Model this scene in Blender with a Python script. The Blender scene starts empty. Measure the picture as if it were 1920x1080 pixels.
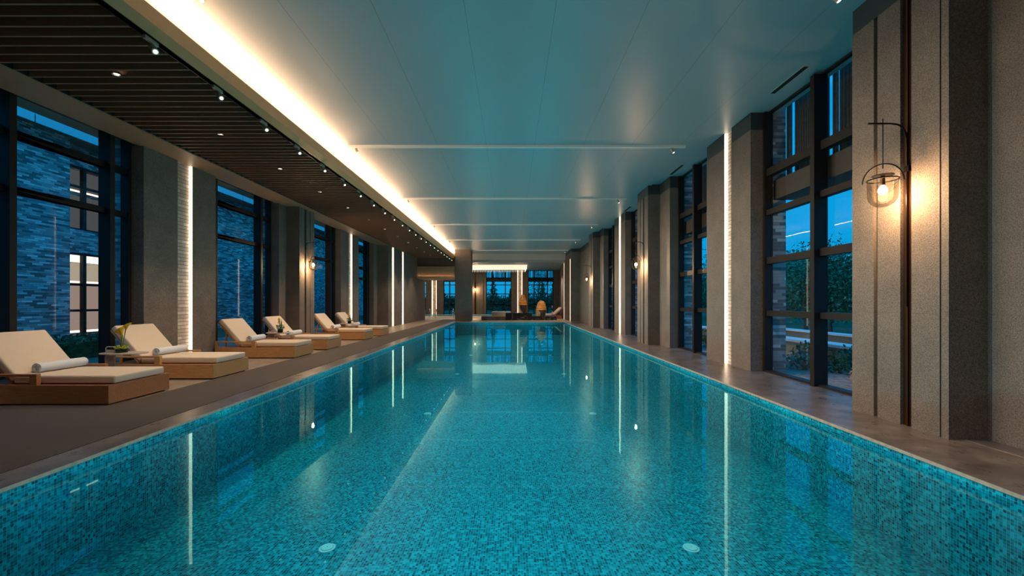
import bpy, bmesh, math, random
from mathutils import Vector, Matrix
R = random.Random(7)
PI = math.pi
sc = bpy.context.scene
C = sc.collection

# ------------------------------------------------------------------ camera
cam_d = bpy.data.cameras.new('camera'); cam = bpy.data.objects.new('camera', cam_d); C.objects.link(cam)
cam.location = (0, 0, 1.3); cam.rotation_euler = (PI/2, 0, 0)
cam_d.sensor_width = 36; cam_d.lens = 15.0
cam_d.shift_y = 26/1920; cam_d.shift_x = 2/1920
cam_d.clip_start = 0.05; cam_d.clip_end = 400
sc.camera = cam
sc.view_settings.view_transform = 'Standard'
sc.view_settings.look = 'None'
sc.view_settings.exposure = 0.0
sc.view_settings.gamma = 1.0
sc.view_settings.use_curve_mapping = False
sc.cycles.max_bounces = 10
sc.cycles.diffuse_bounces = 5
sc.cycles.glossy_bounces = 5
sc.cycles.transparent_max_bounces = 24
sc.cycles.sample_clamp_indirect = 4.0
sc.cycles.caustics_reflective = False
sc.cycles.caustics_refractive = False
sc.cycles.use_denoising = True
sc.cycles.use_adaptive_sampling = True
sc.cycles.adaptive_threshold = 0.045

# ------------------------------------------------------------------ world: blue dusk sky
W = bpy.data.worlds.new('dusk_sky'); sc.world = W; W.use_nodes = True
nt = W.node_tree; nt.nodes.clear()
wo = nt.nodes.new('ShaderNodeOutputWorld'); bg = nt.nodes.new('ShaderNodeBackground')
tc = nt.nodes.new('ShaderNodeTexCoord'); sx = nt.nodes.new('ShaderNodeSeparateXYZ')
ramp = nt.nodes.new('ShaderNodeValToRGB')
e = ramp.color_ramp.elements
e[0].position = 0.0; e[0].color = (0.003, 0.29, 0.57, 1)
e[1].position = 1.0; e[1].color = (0.0, 0.38, 1.0, 1)
m1 = ramp.color_ramp.elements.new(0.35); m1.color = (0.0, 0.28, 0.64, 1)
noi = nt.nodes.new('ShaderNodeTexNoise'); noi.inputs['Scale'].default_value = 4.0; noi.inputs['Detail'].default_value = 6
mp = nt.nodes.new('ShaderNodeMapping'); mp.inputs['Scale'].default_value = (1, 1, 4)
cr2 = nt.nodes.new('ShaderNodeValToRGB'); cr2.color_ramp.elements[0].position = 0.55; cr2.color_ramp.elements[1].position = 0.8
mixc = nt.nodes.new('ShaderNodeMix'); mixc.data_type = 'RGBA'
mixc.inputs[7].default_value = (0.07, 0.50, 0.80, 1)
mul = nt.nodes.new('ShaderNodeMath'); mul.operation = 'MULTIPLY'; mul.inputs[1].default_value = 0.35
L = nt.links.new
L(tc.outputs['Generated'], sx.inputs[0]); L(sx.outputs['Z'], ramp.inputs[0])
L(tc.outputs['Generated'], mp.inputs[0]); L(mp.outputs[0], noi.inputs['Vector']); L(noi.outputs[0], cr2.inputs[0])
L(cr2.outputs[0], mul.inputs[0]); L(mul.outputs[0], mixc.inputs[0]); L(ramp.outputs[0], mixc.inputs[6])
L(mixc.outputs[2], bg.inputs['Color']); bg.inputs['Strength'].default_value = 1.3
L(bg.outputs[0], wo.inputs[0])

# ------------------------------------------------------------------ large lights
def kel(k='w'):
    return {'w': (1.0, 0.66, 0.36), 'ww': (1.0, 0.58, 0.27), 'n': (1.0, 0.80, 0.58)}[k]
def area(name, loc, rot, sx_, sy_, power, col):
    l = bpy.data.lights.new(name, 'AREA'); l.shape = 'RECTANGLE'; l.size = sx_; l.size_y = sy_
    l.energy = power; l.color = col
    o = bpy.data.objects.new(name, l); o.location = loc; o.rotation_euler = rot; C.objects.link(o); return o
def spot(name, loc, target, power, col, deg, blend=0.5, rad=0.03):
    l = bpy.data.lights.new(name, 'SPOT'); l.energy = power; l.color = col
    l.spot_size = math.radians(deg); l.spot_blend = blend; l.shadow_soft_size = rad
    o = bpy.data.objects.new(name, l); o.location = loc
    o.rotation_euler = (Vector(target)-Vector(loc)).to_track_quat('-Z', 'Y').to_euler(); C.objects.link(o); return o
def point(name, loc, power, col, rad=0.03):
    l = bpy.data.lights.new(name, 'POINT'); l.energy = power; l.color = col; l.shadow_soft_size = rad
    o = bpy.data.objects.new(name, l); o.location = loc; C.objects.link(o); return o

# cove strip light along the left edge of the main ceiling, shining up onto it
area('cove_light', (-4.10, 14.6, 4.55), (PI, math.radians(30), 0), 0.04, 32.5, 580, (1.0, 0.60, 0.33))
# lights on the ceiling bars, shining down on the pool
BAR_Y = [-0.1, 4.75, 9.55, 14.37, 19.2, 24.0, 28.8]
POOL_P = 500
for by in BAR_Y[:6]:
    for sgn, x0 in ((-1, -3.45), (1, 3.6)):
        spot('bar_spot_light', (x0, by, 4.6), (-sgn*1.7, by+0.4, -0.8), POOL_P*(1.25 if sgn < 0 else 0.7), (0.86, 0.97, 1.0), 94, 0.85, 0.05)

for x0, tx in ((-3.45, -1.2), (3.6, 1.8)):
    spot('bar_spot_light', (x0, 28.8, 4.6), (tx, 28.6, 0), 700, (1.0, 0.78, 0.56), 70, 0.8, 0.05)

# ------------------------------------------------------------------ materials
def srgb(r, g, b):
    f = lambda c: ((c/255)/12.92 if c/255 <= 0.04045 else (((c/255)+0.055)/1.055)**2.4)
    return (f(r), f(g), f(b), 1)
class NT:
    def __init__(s, name):
        s.m = bpy.data.materials.new(name); s.m.use_nodes = True; s.t = s.m.node_tree
        s.b = s.t.nodes['Principled BSDF']; s.o = s.t.nodes['Material Output']
    def n(s, typ, **kw):
        x = s.t.nodes.new(typ)
        for k, v in kw.items():
            if hasattr(x, k) and k not in ('inputs',): setattr(x, k, v)
        return x
    def l(s, a, b): s.t.links.new(a, b)
    def pos(s):
        g = s.n('ShaderNodeNewGeometry'); return g.outputs['Position']
    def objc(s):
        g = s.n('ShaderNodeTexCoord'); return g.outputs['Object']
    def math(s, op, a, b=None, c=None):
        x = s.n('ShaderNodeMath'); x.operation = op
        for i, v in enumerate((a, b, c)):
            if v is None: continue
            if isinstance(v, (int, float)): x.inputs[i].default_value = v
            else: s.l(v, x.inputs[i])
        return x.outputs[0]
    def sep(s, v):
        x = s.n('ShaderNodeSeparateXYZ'); s.l(v, x.inputs[0]); return x.outputs
    def comb(s, a, b, c=0.0):
        x = s.n('ShaderNodeCombineXYZ')
        for i, v in enumerate((a, b, c)):
            if isinstance(v, (int, float)): x.inputs[i].default_value = v
            else: s.l(v, x.inputs[i])
        return x.outputs[0]
    def noise(s, v, scale, detail=4, rough=0.5, map=None):
        if map:
            mp = s.n('ShaderNodeMapping'); mp.inputs['Scale'].default_value = map; s.l(v, mp.inputs[0]); v = mp.outputs[0]
        x = s.n('ShaderNodeTexNoise'); x.inputs['Scale'].default_value = scale; x.inputs['Detail'].default_value = detail
        x.inputs['Roughness'].default_value = rough; s.l(v, x.inputs['Vector']); return x.outputs[0]
    def ramp(s, fac, stops, const=False):
        x = s.n('ShaderNodeValToRGB'); cr = x.color_ramp
        if const: cr.interpolation = 'CONSTANT'
        cr.elements[0].position = stops[0][0]; cr.elements[0].color = stops[0][1]
        cr.elements[1].position = stops[-1][0]; cr.elements[1].color = stops[-1][1]
        for p, c in stops[1:-1]: cr.elements.new(p).color = c
        s.l(fac, x.inputs[0]); return x.outputs[0]
    def mix(s, fac, a, b, mode='MIX'):
        x = s.n('ShaderNodeMix'); x.data_type = 'RGBA'; x.blend_type = mode
        for i, v in ((0, fac), (6, a), (7, b)):
            if isinstance(v, (int, float)): x.inputs[i].default_value = v
            elif isinstance(v, tuple): x.inputs[i].default_value = v
            else: s.l(v, x.inputs[i])
        return x.outputs[2]
    def bump(s, h, strength=0.3, dist=0.01):
        x = s.n('ShaderNodeBump'); x.inputs['Strength'].default_value = strength; x.inputs['Distance'].default_value = dist
        s.l(h, x.inputs['Height']); s.l(x.outputs[0], s.b.inputs['Normal'])
    def col(s, v):
        if isinstance(v, tuple): s.b.inputs['Base Color'].default_value = v
        else: s.l(v, s.b.inputs['Base Color'])
    def rough(s, v):
        if isinstance(v, (int, float)): s.b.inputs['Roughness'].default_value = v
        else: s.l(v, s.b.inputs['Roughness'])
def plain(name, col, rough=0.6, metal=0.0, var=0.0, scale=20, spec=None):
    t = NT(name)
    if var:
        f = t.noise(t.objc(), scale, 5)
        d = tuple(c*(1-var) for c in col[:3])+(1,); u = tuple(min(1, c*(1+var)) for c in col[:3])+(1,)
        t.col(t.ramp(f, [(0.3, d), (0.7, u)]))
    else: t.col(col)
    t.rough(rough); t.b.inputs['Metallic'].default_value = metal
    if spec is not None: t.b.inputs['Specular IOR Level'].default_value = spec
    return t.m
def emit(name, col, strength):
    t = NT(name); em = t.n('ShaderNodeEmission'); em.inputs[0].default_value = col; em.inputs[1].default_value = strength
    t.l(em.outputs[0], t.o.inputs[0]); return t.m
M = {}
def granite():
    t = NT('flamed_granite'); p = t.pos()
    f = t.noise(p, 90, 3, 0.7); f2 = t.noise(p, 3, 4)
    c = t.ramp(f, [(0.32, (0.088, 0.068, 0.055, 1)), (0.5, (0.185, 0.145, 0.118, 1)), (0.68, (0.29, 0.232, 0.19, 1))])
    c = t.mix(0.55, c, t.ramp(f2, [(0.3, (0.7, 0.7, 0.7, 1)), (0.7, (1.15, 1.12, 1.1, 1))]), 'MULTIPLY')
    z = t.sep(p)[2]
    fr = t.math('FRACT', t.math('DIVIDE', t.math('ADD', z, 0.02), 1.2))
    ln = t.math('LESS_THAN', fr, 0.004)
    c = t.mix(ln, c, (0.13, 0.11, 0.09, 1))
    t.col(c); t.rough(0.75); t.bump(f, 0.35, 0.004); return t.m
M['granite'] = granite()
def stonefloor(name, c0, c1, c2, rough, joint=1.0):
    t = NT(name); p = t.pos()
    f = t.noise(p, 2.2, 8, 0.65); f2 = t.noise(p, 9, 6, 0.7, map=(1, 0.5, 1))
    c = t.ramp(f, [(0.3, c0), (0.5, c1), (0.72, c2)])
    c = t.mix(0.35, c, t.ramp(f2, [(0.35, (0.45, 0.42, 0.4, 1)), (0.6, (1.2, 1.15, 1.1, 1))]), 'MULTIPLY')
    y = t.sep(p)[1]
    ln = t.math('LESS_THAN', t.math('FRACT', t.math('DIVIDE', t.math('ADD', y, 50), joint)), 0.004)
    c = t.mix(ln, c, (0.05, 0.04, 0.035, 1))
    t.col(c); t.rough(t.math('MULTIPLY_ADD', f2, 0.25, rough)); return t.m
M['coping'] = stonefloor('brown_marble_coping', (0.095, 0.073, 0.068, 1), (0.18, 0.14, 0.128, 1), (0.31, 0.255, 0.23, 1), 0.18)
M['floor'] = stonefloor('beige_stone_floor', (0.22, 0.165, 0.12, 1), (0.33, 0.25, 0.185, 1), (0.46, 0.36, 0.27, 1), 0.3, 0.8)
M['edge'] = plain('pale_stone_edge', (0.5, 0.36, 0.26, 1), 0.4, var=0.2)
def mat_mat():
    t = NT('woven_deck_mat'); p = t.pos(); s = t.sep(p)
    w = t.n('ShaderNodeTexWave'); w.inputs['Scale'].default_value = 26; w.inputs['Distortion'].default_value = 0.2
    w.bands_direction = 'Y'; t.l(p, w.inputs['Vector'])
    f = t.noise(p, 60, 3)
    c = t.mix(w.outputs['Fac'], (0.062, 0.046, 0.038, 1), (0.095, 0.072, 0.060, 1))
    c = t.mix(0.4, c, t.ramp(f, [(0.3, (0.7, 0.7, 0.7, 1)), (0.7, (1.2, 1.2, 1.2, 1))]), 'MULTIPLY')
    t.col(c); t.rough(0.7); t.bump(w.outputs['Fac'], 0.3, 0.003); return t.m
M['mat'] = mat_mat()
def mosaic():
    t = NT('teal_glass_mosaic'); p = t.pos()
    off = t.n('ShaderNodeVectorMath'); off.operation = 'ADD'; off.inputs[1].default_value = (100.003, 100.003, 100.0042); t.l(p, off.inputs[0])
    sc_ = t.n('ShaderNodeVectorMath'); sc_.operation = 'SCALE'; sc_.inputs['Scale'].default_value = 1/0.0222; t.l(off.outputs[0], sc_.inputs[0])
    fl = t.n('ShaderNodeVectorMath'); fl.operation = 'FLOOR'; t.l(sc_.outputs[0], fl.inputs[0])
    fr = t.n('ShaderNodeVectorMath'); fr.operation = 'FRACTION'; t.l(sc_.outputs[0], fr.inputs[0])
    wn = t.n('ShaderNodeTexWhiteNoise'); wn.noise_dimensions = '3D'; t.l(fl.outputs[0], wn.inputs['Vector'])
    c = t.ramp(wn.outputs['Value'], [(0.0, (0.0, 0.06, 0.11, 1)), (0.10, (0.0, 0.15, 0.23, 1)), (0.32, (0.0, 0.24, 0.34, 1)), (0.58, (0.001, 0.35, 0.46, 1)), (0.82, (0.002, 0.50, 0.63, 1))], True)
    big = t.noise(p, 0.8, 3)
    c = t.mix(0.5, c, t.ramp(big, [(0.3, (0.8, 0.8, 0.8, 1)), (0.7, (1.1, 1.1, 1.1, 1))]), 'MULTIPLY')
    g = t.sep(fr.outputs[0])
    gn = t.n('ShaderNodeNewGeometry'); nn = t.sep(gn.outputs['Normal'])
    a = None
    for i in range(3):
        # a joint line crosses the tile only along axes that lie in its surface
        inpl = t.math('LESS_THAN', t.math('ABSOLUTE', nn[i]), 0.5)
        e1 = t.math('MULTIPLY', inpl, t.math('LESS_THAN', g[i], 0.10))
        a = e1 if a is None else t.math('MAXIMUM', a, e1)
    c = t.mix(a, c, (0.06, 0.55, 0.64, 1))
    t.col(c); t.rough(0.25); return t.m
M['mosaic'] = mosaic()
def water():
    t = NT('still_pool_water')
    tr = t.n('ShaderNodeBsdfTransparent'); tr.inputs[0].default_value = (0.55, 0.98, 1.0, 1)
    gl = t.n('ShaderNodeBsdfGlossy'); gl.inputs['Roughness'].default_value = 0.012; gl.inputs[0].default_value = (0.38, 0.88, 0.96, 1)
    fr = t.n('ShaderNodeFresnel'); fr.inputs[0].default_value = 1.33
    nz = t.noise(t.pos(), 1.1, 2, 0.5)
    bp = t.n('ShaderNodeBump'); bp.inputs['Strength'].default_value = 0.02; bp.inputs['Distance'].default_value = 0.05
    t.l(nz, bp.inputs['Height']); t.l(bp.outputs[0], gl.inputs['Normal']); t.l(bp.outputs[0], fr.inputs['Normal'])
    f = t.math('MINIMUM', t.math('MULTIPLY', fr.outputs[0], 1.0), 0.42)
    mx = t.n('ShaderNodeMixShader'); t.l(f, mx.inputs[0]); t.l(tr.outputs[0], mx.inputs[1]); t.l(gl.outputs[0], mx.inputs[2])
    t.l(mx.outputs[0], t.o.inputs[0]); return t.m
M['water'] = water()
def glass(name, tint, k=0.8):
    t = NT(name)
    tr = t.n('ShaderNodeBsdfTransparent'); tr.inputs[0].default_value = tint
    gl = t.n('ShaderNodeBsdfGlossy'); gl.inputs['Roughness'].default_value = 0.0
    fr = t.n('ShaderNodeFresnel'); fr.inputs[0].default_value = 1.45
    f = t.math('MULTIPLY', fr.outputs[0], k)
    mx = t.n('ShaderNodeMixShader'); t.l(f, mx.inputs[0]); t.l(tr.outputs[0], mx.inputs[1]); t.l(gl.outputs[0], mx.inputs[2])
    t.l(mx.outputs[0], t.o.inputs[0]); return t.m
M['glass'] = glass('window_glass', (0.92, 0.96, 0.98, 1), 0.045)
M['lampglass'] = glass('lamp_glass', (0.97, 0.93, 0.86, 1), 0.6)
M['vase'] = glass('green_vase_glass', (0.35, 0.5, 0.42, 1), 1.0)
def ceiling_m():
    t = NT('satin_ceiling_paint'); p = t.pos(); x = t.sep(p)[0]
    ln = t.math('LESS_THAN', t.math('ABSOLUTE', t.math('SUBTRACT', t.math('FRACT', t.math('DIVIDE', t.math('ADD', x, 20.53), 1.08)), 0.5)), 0.0035)
    c = t.mix(ln, (0.40, 0.46, 0.48, 1), (0.24, 0.27, 0.28, 1))
    t.col(c); t.rough(0.36); t.b.inputs['Specular IOR Level'].default_value = 0.45
    return t.m
M['ceiling'] = ceiling_m()
M['barwhite'] = plain('white_bar_enamel', (0.9, 0.88, 0.84, 1), 0.35)
M['white'] = plain('white_plaster', (0.6, 0.58, 0.55, 1), 0.6)
M['tan'] = plain('tan_painted_fascia', (0.92, 0.42, 0.19, 1), 0.5)
M['beam'] = plain('brown_painted_beam', (0.42, 0.23, 0.135, 1), 0.5)
M['black'] = plain('matt_black_backing', (0.010, 0.008, 0.008, 1), 0.8)
M['capdark'] = plain('dark_reveal_paint', (0.03, 0.045, 0.05, 1), 0.5)
M['slat'] = plain('brown_timber_slat', (0.32, 0.145, 0.085, 1), 0.5)
M['bronze'] = plain('dark_bronze_metal', (0.020, 0.015, 0.013, 1), 0.5, 0.0, spec=0.25)
M['channel'] = plain('copper_brown_channel', (0.10, 0.045, 0.025, 1), 0.3, 0.8)
M['iron'] = plain('blackened_iron', (0.02, 0.017, 0.015, 1), 0.35, 0.9)
M['rail'] = plain('brushed_steel', (0.6, 0.6, 0.6, 1), 0.2, 1.0)
M['spandrel'] = plain('brown_spandrel_board', (0.06, 0.042, 0.03, 1), 0.6)
M['fixture'] = plain('beige_fixture_metal', (0.5, 0.42, 0.34, 1), 0.35, 0.3)
def brick(name, cols, mortar, sx_=0.30, sz=0.06, rough=0.7, axis='yz'):
    t = NT(name); p = t.pos(); s = t.sep(p)
    u = s[1] if axis == 'yz' else (s[0] if axis == 'xz' else t.math('ADD', s[0], s[1]))
    row = t.math('FLOOR', t.math('DIVIDE', t.math('ADD', s[2], 10), sz))
    shift = t.math('MULTIPLY', t.math('FRACT', t.math('MULTIPLY', row, 0.37)), sx_)
    uu = t.math('DIVIDE', t.math('ADD', t.math('ADD', u, 100), shift), sx_)
    w = t.n('ShaderNodeTexWhiteNoise'); w.noise_dimensions = '2D'; t.l(t.comb(t.math('FLOOR', uu), row), w.inputs['Vector'])
    c = t.ramp(w.outputs['Value'], cols, True)
    big = t.noise(p, 0.9, 4)
    c = t.mix(0.6, c, t.ramp(big, [(0.3, (0.55, 0.55, 0.55, 1)), (0.7, (1.2, 1.2, 1.2, 1))]), 'MULTIPLY')
    m1 = t.math('LESS_THAN', t.math('FRACT', uu), 0.02)
    m2 = t.math('LESS_THAN', t.math('FRACT', t.math('DIVIDE', t.math('ADD', s[2], 10), sz)), 0.14)
    mm = t.math('MAXIMUM', m1, m2)
    c = t.mix(mm, c, mortar); t.col(c); t.rough(rough)
    t.bump(t.math('SUBTRACT', 1.0, mm), 0.5, 0.006); return t.m
M['brick'] = brick('grey_blend_brick', [(0, (0.18, 0.15, 0.16, 1)), (0.2, (0.34, 0.30, 0.31, 1)), (0.45, (0.50, 0.46, 0.46, 1)), (0.7, (0.72, 0.68, 0.66, 1)), (0.88, (0.93, 0.9, 0.88, 1))], (0.22, 0.21, 0.2, 1))
M['brickx'] = brick('grey_blend_brick_end', [(0, (0.2, 0.18, 0.18, 1)), (0.4, (0.42, 0.38, 0.38, 1)), (0.8, (0.7, 0.66, 0.64, 1))], (0.3, 0.28, 0.27, 1), axis='xy')
M['whitebrick'] = brick('pale_brick_infill', [(0, (0.55, 0.45, 0.37, 1)), (0.5, (0.68, 0.56, 0.46, 1)), (0.8, (0.78, 0.66, 0.55, 1))], (0.16, 0.11, 0.085, 1), 0.24, 0.075, axis='xy')
def wood(name, c0, c1, axis=(2, 14, 14), rough=0.4):
    t = NT(name); f = t.noise(t.objc(), 3.2, 6, 0.6, map=axis)
    c = t.ramp(f, [(0.3, c0), (0.7, c1)]); t.col(c); t.rough(rough); t.bump(f, 0.08, 0.003); return t.m
M['teak'] = wood('oiled_teak', (0.48, 0.24, 0.095, 1), (0.66, 0.36, 0.15, 1))
M['teakred'] = wood('reddish_oiled_teak', (0.36, 0.13, 0.05, 1), (0.50, 0.21, 0.085, 1))
def fabric(name, col, sc_=260):
    t = NT(name); f = t.noise(t.objc(), sc_, 2); g = t.noise(t.objc(), 5, 3)
    d = tuple(c*0.85 for c in col[:3])+(1,)
    c = t.mix(0.25, t.ramp(f, [(0.3, d), (0.7, col)]), t.ramp(g, [(0.3, (0.88, 0.88, 0.88, 1)), (0.7, (1, 1, 1, 1))]), 'MULTIPLY')
    t.col(c); t.rough(0.9); t.bump(f, 0.2, 0.002)
    return t.m
M['cushion'] = fabric('beige_canvas', (0.82, 0.65, 0.49, 1))
M['pink'] = fabric('pale_rose_canvas', (0.62, 0.48, 0.42, 1))
M['towel'] = fabric('white_terry', (0.82, 0.82, 0.84, 1), 180)
M['led'] = emit('warm_led_strip', (1.0, 0.74, 0.50, 1), 4.2)
M['ledc'] = emit('warm_led_cove', (1.0, 0.76, 0.5, 1), 1.2)
M['lens'] = emit('lit_lens', (1.0, 0.82, 0.6, 1), 3.5)
M['lensdim'] = emit('dim_lit_lens', (1.0, 0.85, 0.68, 1), 2.5)
M['bulb'] = emit('glowing_bulb', (1.0, 0.74, 0.42, 1), 38.0)
M['crystal'] = emit('lit_crystal', (1.0, 0.86, 0.68, 1), 1.2)
M['shade_lit'] = emit('self_glowing_blind', (0.75, 0.58, 0.42, 1), 0.62)  # blind glows by itself, lamplight of the room put into its colour
M['shade_lo'] = emit('self_glowing_wall', (0.62, 0.42, 0.34, 1), 0.55)  # wall panel emits too, in place of light falling on it
M['strip_lit'] = emit('lit_room_strip', (1.0, 0.78, 0.55, 1), 2.4)
M['shade_dim'] = emit('self_glowing_dim_wall', (0.25, 0.25, 0.26, 1), 0.30)  # faintly emissive wall, dim room light put into the colour
M['blackmarble'] = None
def bm_():
    t = NT('black_marble'); f = t.noise(t.pos(), 1.8, 8, 0.6)
    v = t.math('LESS_THAN', t.math('ABSOLUTE', t.math('SUBTRACT', f, 0.5)), 0.007)
    t.col(t.mix(v, (0.012, 0.011, 0.011, 1), (0.22, 0.2, 0.18, 1))); t.rough(0.2); return t.m
M['blackmarble'] = bm_()
M['marble'] = plain('pale_marble', (0.62, 0.55, 0.48, 1), 0.3, var=0.15, scale=4)
M['darkstone'] = plain('rough_dark_stone', (0.045, 0.035, 0.03, 1), 0.6, var=0.4, scale=15)
M['tanstone'] = plain('polished_tan_stone', (0.30, 0.24, 0.16, 1), 0.35, var=0.2, scale=12)
def gold_():
    t = NT('banded_amber_stone'); p = t.objc(); s = t.sep(p)
    f = t.noise(p, 5, 5, 0.6, map=(1, 1, 6))
    c = t.ramp(f, [(0.3, (0.30, 0.10, 0.025, 1)), (0.5, (0.62, 0.26, 0.06, 1)), (0.7, (0.9, 0.5, 0.16, 1))])
    ln = t.math('LESS_THAN', t.math('FRACT', t.math('DIVIDE', s[2], 0.13)), 0.08)
    t.col(t.mix(ln, c, (0.12, 0.05, 0.02, 1))); t.rough(0.4); return t.m
M['gold'] = gold_()
M['leaf'] = plain('dark_green_leaf', (0.05, 0.13, 0.05, 1), 0.6, var=0.5, scale=2)
M['leaf2'] = plain('mid_green_leaf', (0.12, 0.26, 0.12, 1), 0.6, var=0.4, scale=2)
M['leafred'] = plain('russet_leaf', (0.5, 0.26, 0.18, 1), 0.7, var=0.4, scale=3)
M['bark'] = plain('grey_bark', (0.16, 0.12, 0.09, 1), 0.9, var=0.4, scale=12)
M['stem'] = plain('green_stem', (0.10, 0.22, 0.04, 1), 0.5)
M['yellow'] = plain('yellow_petal', (0.85, 0.55, 0.02, 1), 0.5)
M['lime'] = plain('lime_bloom', (0.45, 0.50, 0.05, 1), 0.6)
M['creamp'] = plain('cream_petal', (0.85, 0.82, 0.78, 1), 0.5)
M['grass'] = plain('dusky_lawn', (0.05, 0.10, 0.04, 1), 0.9, var=0.4, scale=3)
M['soil'] = plain('brown_mulch', (0.36, 0.22, 0.17, 1), 0.95, var=0.5, scale=12)
M['caststone'] = plain('pale_cast_stone', (0.85, 0.85, 0.85, 1), 0.6, var=0.1)
M['render'] = plain('grey_rendered_wall', (0.22, 0.22, 0.2, 1), 0.8, var=0.15)
M['curtain'] = plain('brown_slatted_curtain', (0.07, 0.052, 0.045, 1), 0.8, var=0.3)
M['fascia_metal'] = plain('pale_metal_fascia', (0.78, 0.8, 0.82, 1), 0.45)
M['table'] = plain('beige_lacquer', (0.50, 0.42, 0.36, 1), 0.4)
M['plastic'] = plain('white_plastic_inlet', (0.55, 0.85, 0.88, 1), 0.4)

# ------------------------------------------------------------------ mesh helpers
class MB:
    def __init__(s): s.b = bmesh.new()
    def box(s, x0, x1, y0, y1, z0, z1, bev=0):
        vs = [s.b.verts.new((x, y, z)) for x in (min(x0, x1), max(x0, x1)) for y in (min(y0, y1), max(y0, y1)) for z in (min(z0, z1), max(z0, z1))]
        q = [(0, 1, 3, 2), (4, 6, 7, 5), (0, 4, 5, 1), (2, 3, 7, 6), (0, 2, 6, 4), (1, 5, 7, 3)]
        fs = [s.b.faces.new([vs[i] for i in f]) for f in q]
        if bev:
            es = list({e for f in fs for e in f.edges})
            bmesh.ops.bevel(s.b, geom=es, offset=bev, segments=3, profile=0.6, affect='EDGES')
        return s
    def prism(s, pts, y0, y1, ax='y', bev=0):
        # polygon in (x,z) extruded along y; ax 'x': polygon in (y,z) extruded along x; 'z': polygon (x,y) along z
        def P(a, b, c): return {'y': (a, c, b), 'x': (c, a, b), 'z': (a, b, c)}[ax]
        A = [s.b.verts.new(P(a, b, y0)) for a, b in pts]; B = [s.b.verts.new(P(a, b, y1)) for a, b in pts]
        n = len(pts); fs = [s.b.faces.new(A), s.b.faces.new(B[::-1])]
        for i in range(n): fs.append(s.b.faces.new((A[i], B[i], B[(i+1) % n], A[(i+1) % n])))
        bmesh.ops.recalc_face_normals(s.b, faces=fs)
        if bev:
            es = list({e for f in fs for e in f.edges})
            bmesh.ops.bevel(s.b, geom=es, offset=bev, segments=3, profile=0.6, affect='EDGES')
        return s
    def tube(s, pts, r, n=8, cap=True):
        pts = [Vector(p) for p in pts]; rr = r if isinstance(r, (list, tuple)) else [r]*len(pts); rings = []
        for i, p in enumerate(pts):
            d = (pts[min(i+1, len(pts)-1)]-pts[max(i-1, 0)]).normalized()
            a = d.cross(Vector((0, 0, 1)));
            if a.length < 0.05: a = d.cross(Vector((1, 0, 0)))
            a.normalize(); b_ = d.cross(a)
            rings.append([s.b.verts.new(p+(a*math.cos(2*PI*k/n)+b_*math.sin(2*PI*k/n))*rr[i]) for k in range(n)])
        for i in range(len(rings)-1):
            for k in range(n):
                s.b.faces.new((rings[i][k], rings[i][(k+1) % n], rings[i+1][(k+1) % n], rings[i+1][k]))
        if cap:
            s.b.faces.new(rings[0][::-1]); s.b.faces.new(rings[-1])
        return s
    def lathe(s, prof, n=24, c=(0, 0, 0), cap=True):
        rings = []
        for r, z in prof:
            rings.append([s.b.verts.new((c[0]+max(r, 1e-4)*math.cos(2*PI*k/n), c[1]+max(r, 1e-4)*math.sin(2*PI*k/n), c[2]+z)) for k in range(n)])
        for i in range(len(rings)-1):
            for k in range(n):
                s.b.faces.new((rings[i][k], rings[i][(k+1) % n], rings[i+1][(k+1) % n], rings[i+1][k]))
        if cap:
            s.b.faces.new(rings[0][::-1]); s.b.faces.new(rings[-1])
        return s
    def leafquad(s, p, size, rnd):
        d = Vector((rnd.uniform(-1, 1), rnd.uniform(-1, 1), rnd.uniform(-1, 1))).normalized()
        a = d.orthogonal().normalized(); b_ = d.cross(a)
        th = rnd.uniform(0, PI); u = (a*math.cos(th)+b_*math.sin(th))*size; v = (b_*math.cos(th)-a*math.sin(th))*size*0.45
        p = Vector(p)
        s.b.faces.new([s.b.verts.new(q) for q in (p-u, p-v, p+u, p+v)])
    def build(s, name, mat, parent=None, smooth=False, loc=None):
        me = bpy.data.meshes.new(name)
        bmesh.ops.recalc_face_normals(s.b, faces=s.b.faces[:]) if not smooth or True else None
        s.b.to_mesh(me); s.b.free(); me.materials.append(mat)
        if smooth:
            for p in me.polygons: p.use_smooth = True
        o = bpy.data.objects.new(name, me); C.objects.link(o)
        if parent is not None: o.parent = parent
        if loc is not None: o.location = loc
        return o
def thing(name, label, cat, loc=(0, 0, 0), rz=0, group=None):
    o = bpy.data.objects.new(name, None); C.objects.link(o); o.location = loc; o.rotation_euler = (0, 0, rz)
    o['label'] = label; o['category'] = cat
    if group: o['group'] = group
    return o
def tag(o, label, cat, group=None, kind=None):
    o['label'] = label; o['category'] = cat
    if group: o['group'] = group
    if kind: o['kind'] = kind
    return o
def sempty(name, loc=(0, 0, 0), rz=0):
    o = bpy.data.objects.new(name, None); C.objects.link(o); o.location = loc; o.rotation_euler = (0, 0, rz)
    o['kind'] = 'structure'; return o
def st(o): o['kind'] = 'structure'; return o
def dup(root, loc, rz=None, label=None, group=None):
    r = root.copy(); C.objects.link(r); r.location = loc
    if rz is not None: r.rotation_euler = (0, 0, rz)
    if label: r['label'] = label
    if group: r['group'] = group
    for ch in list(root.children):
        c = ch.copy(); C.objects.link(c); c.parent = r
        for g in ch.children:
            d = g.copy(); C.objects.link(d); d.parent = c
    return r
_n = {'trim': 0, 'window': 0}
def nxt(k): _n[k] += 1; return '%s_%d' % (k, _n[k])

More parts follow.
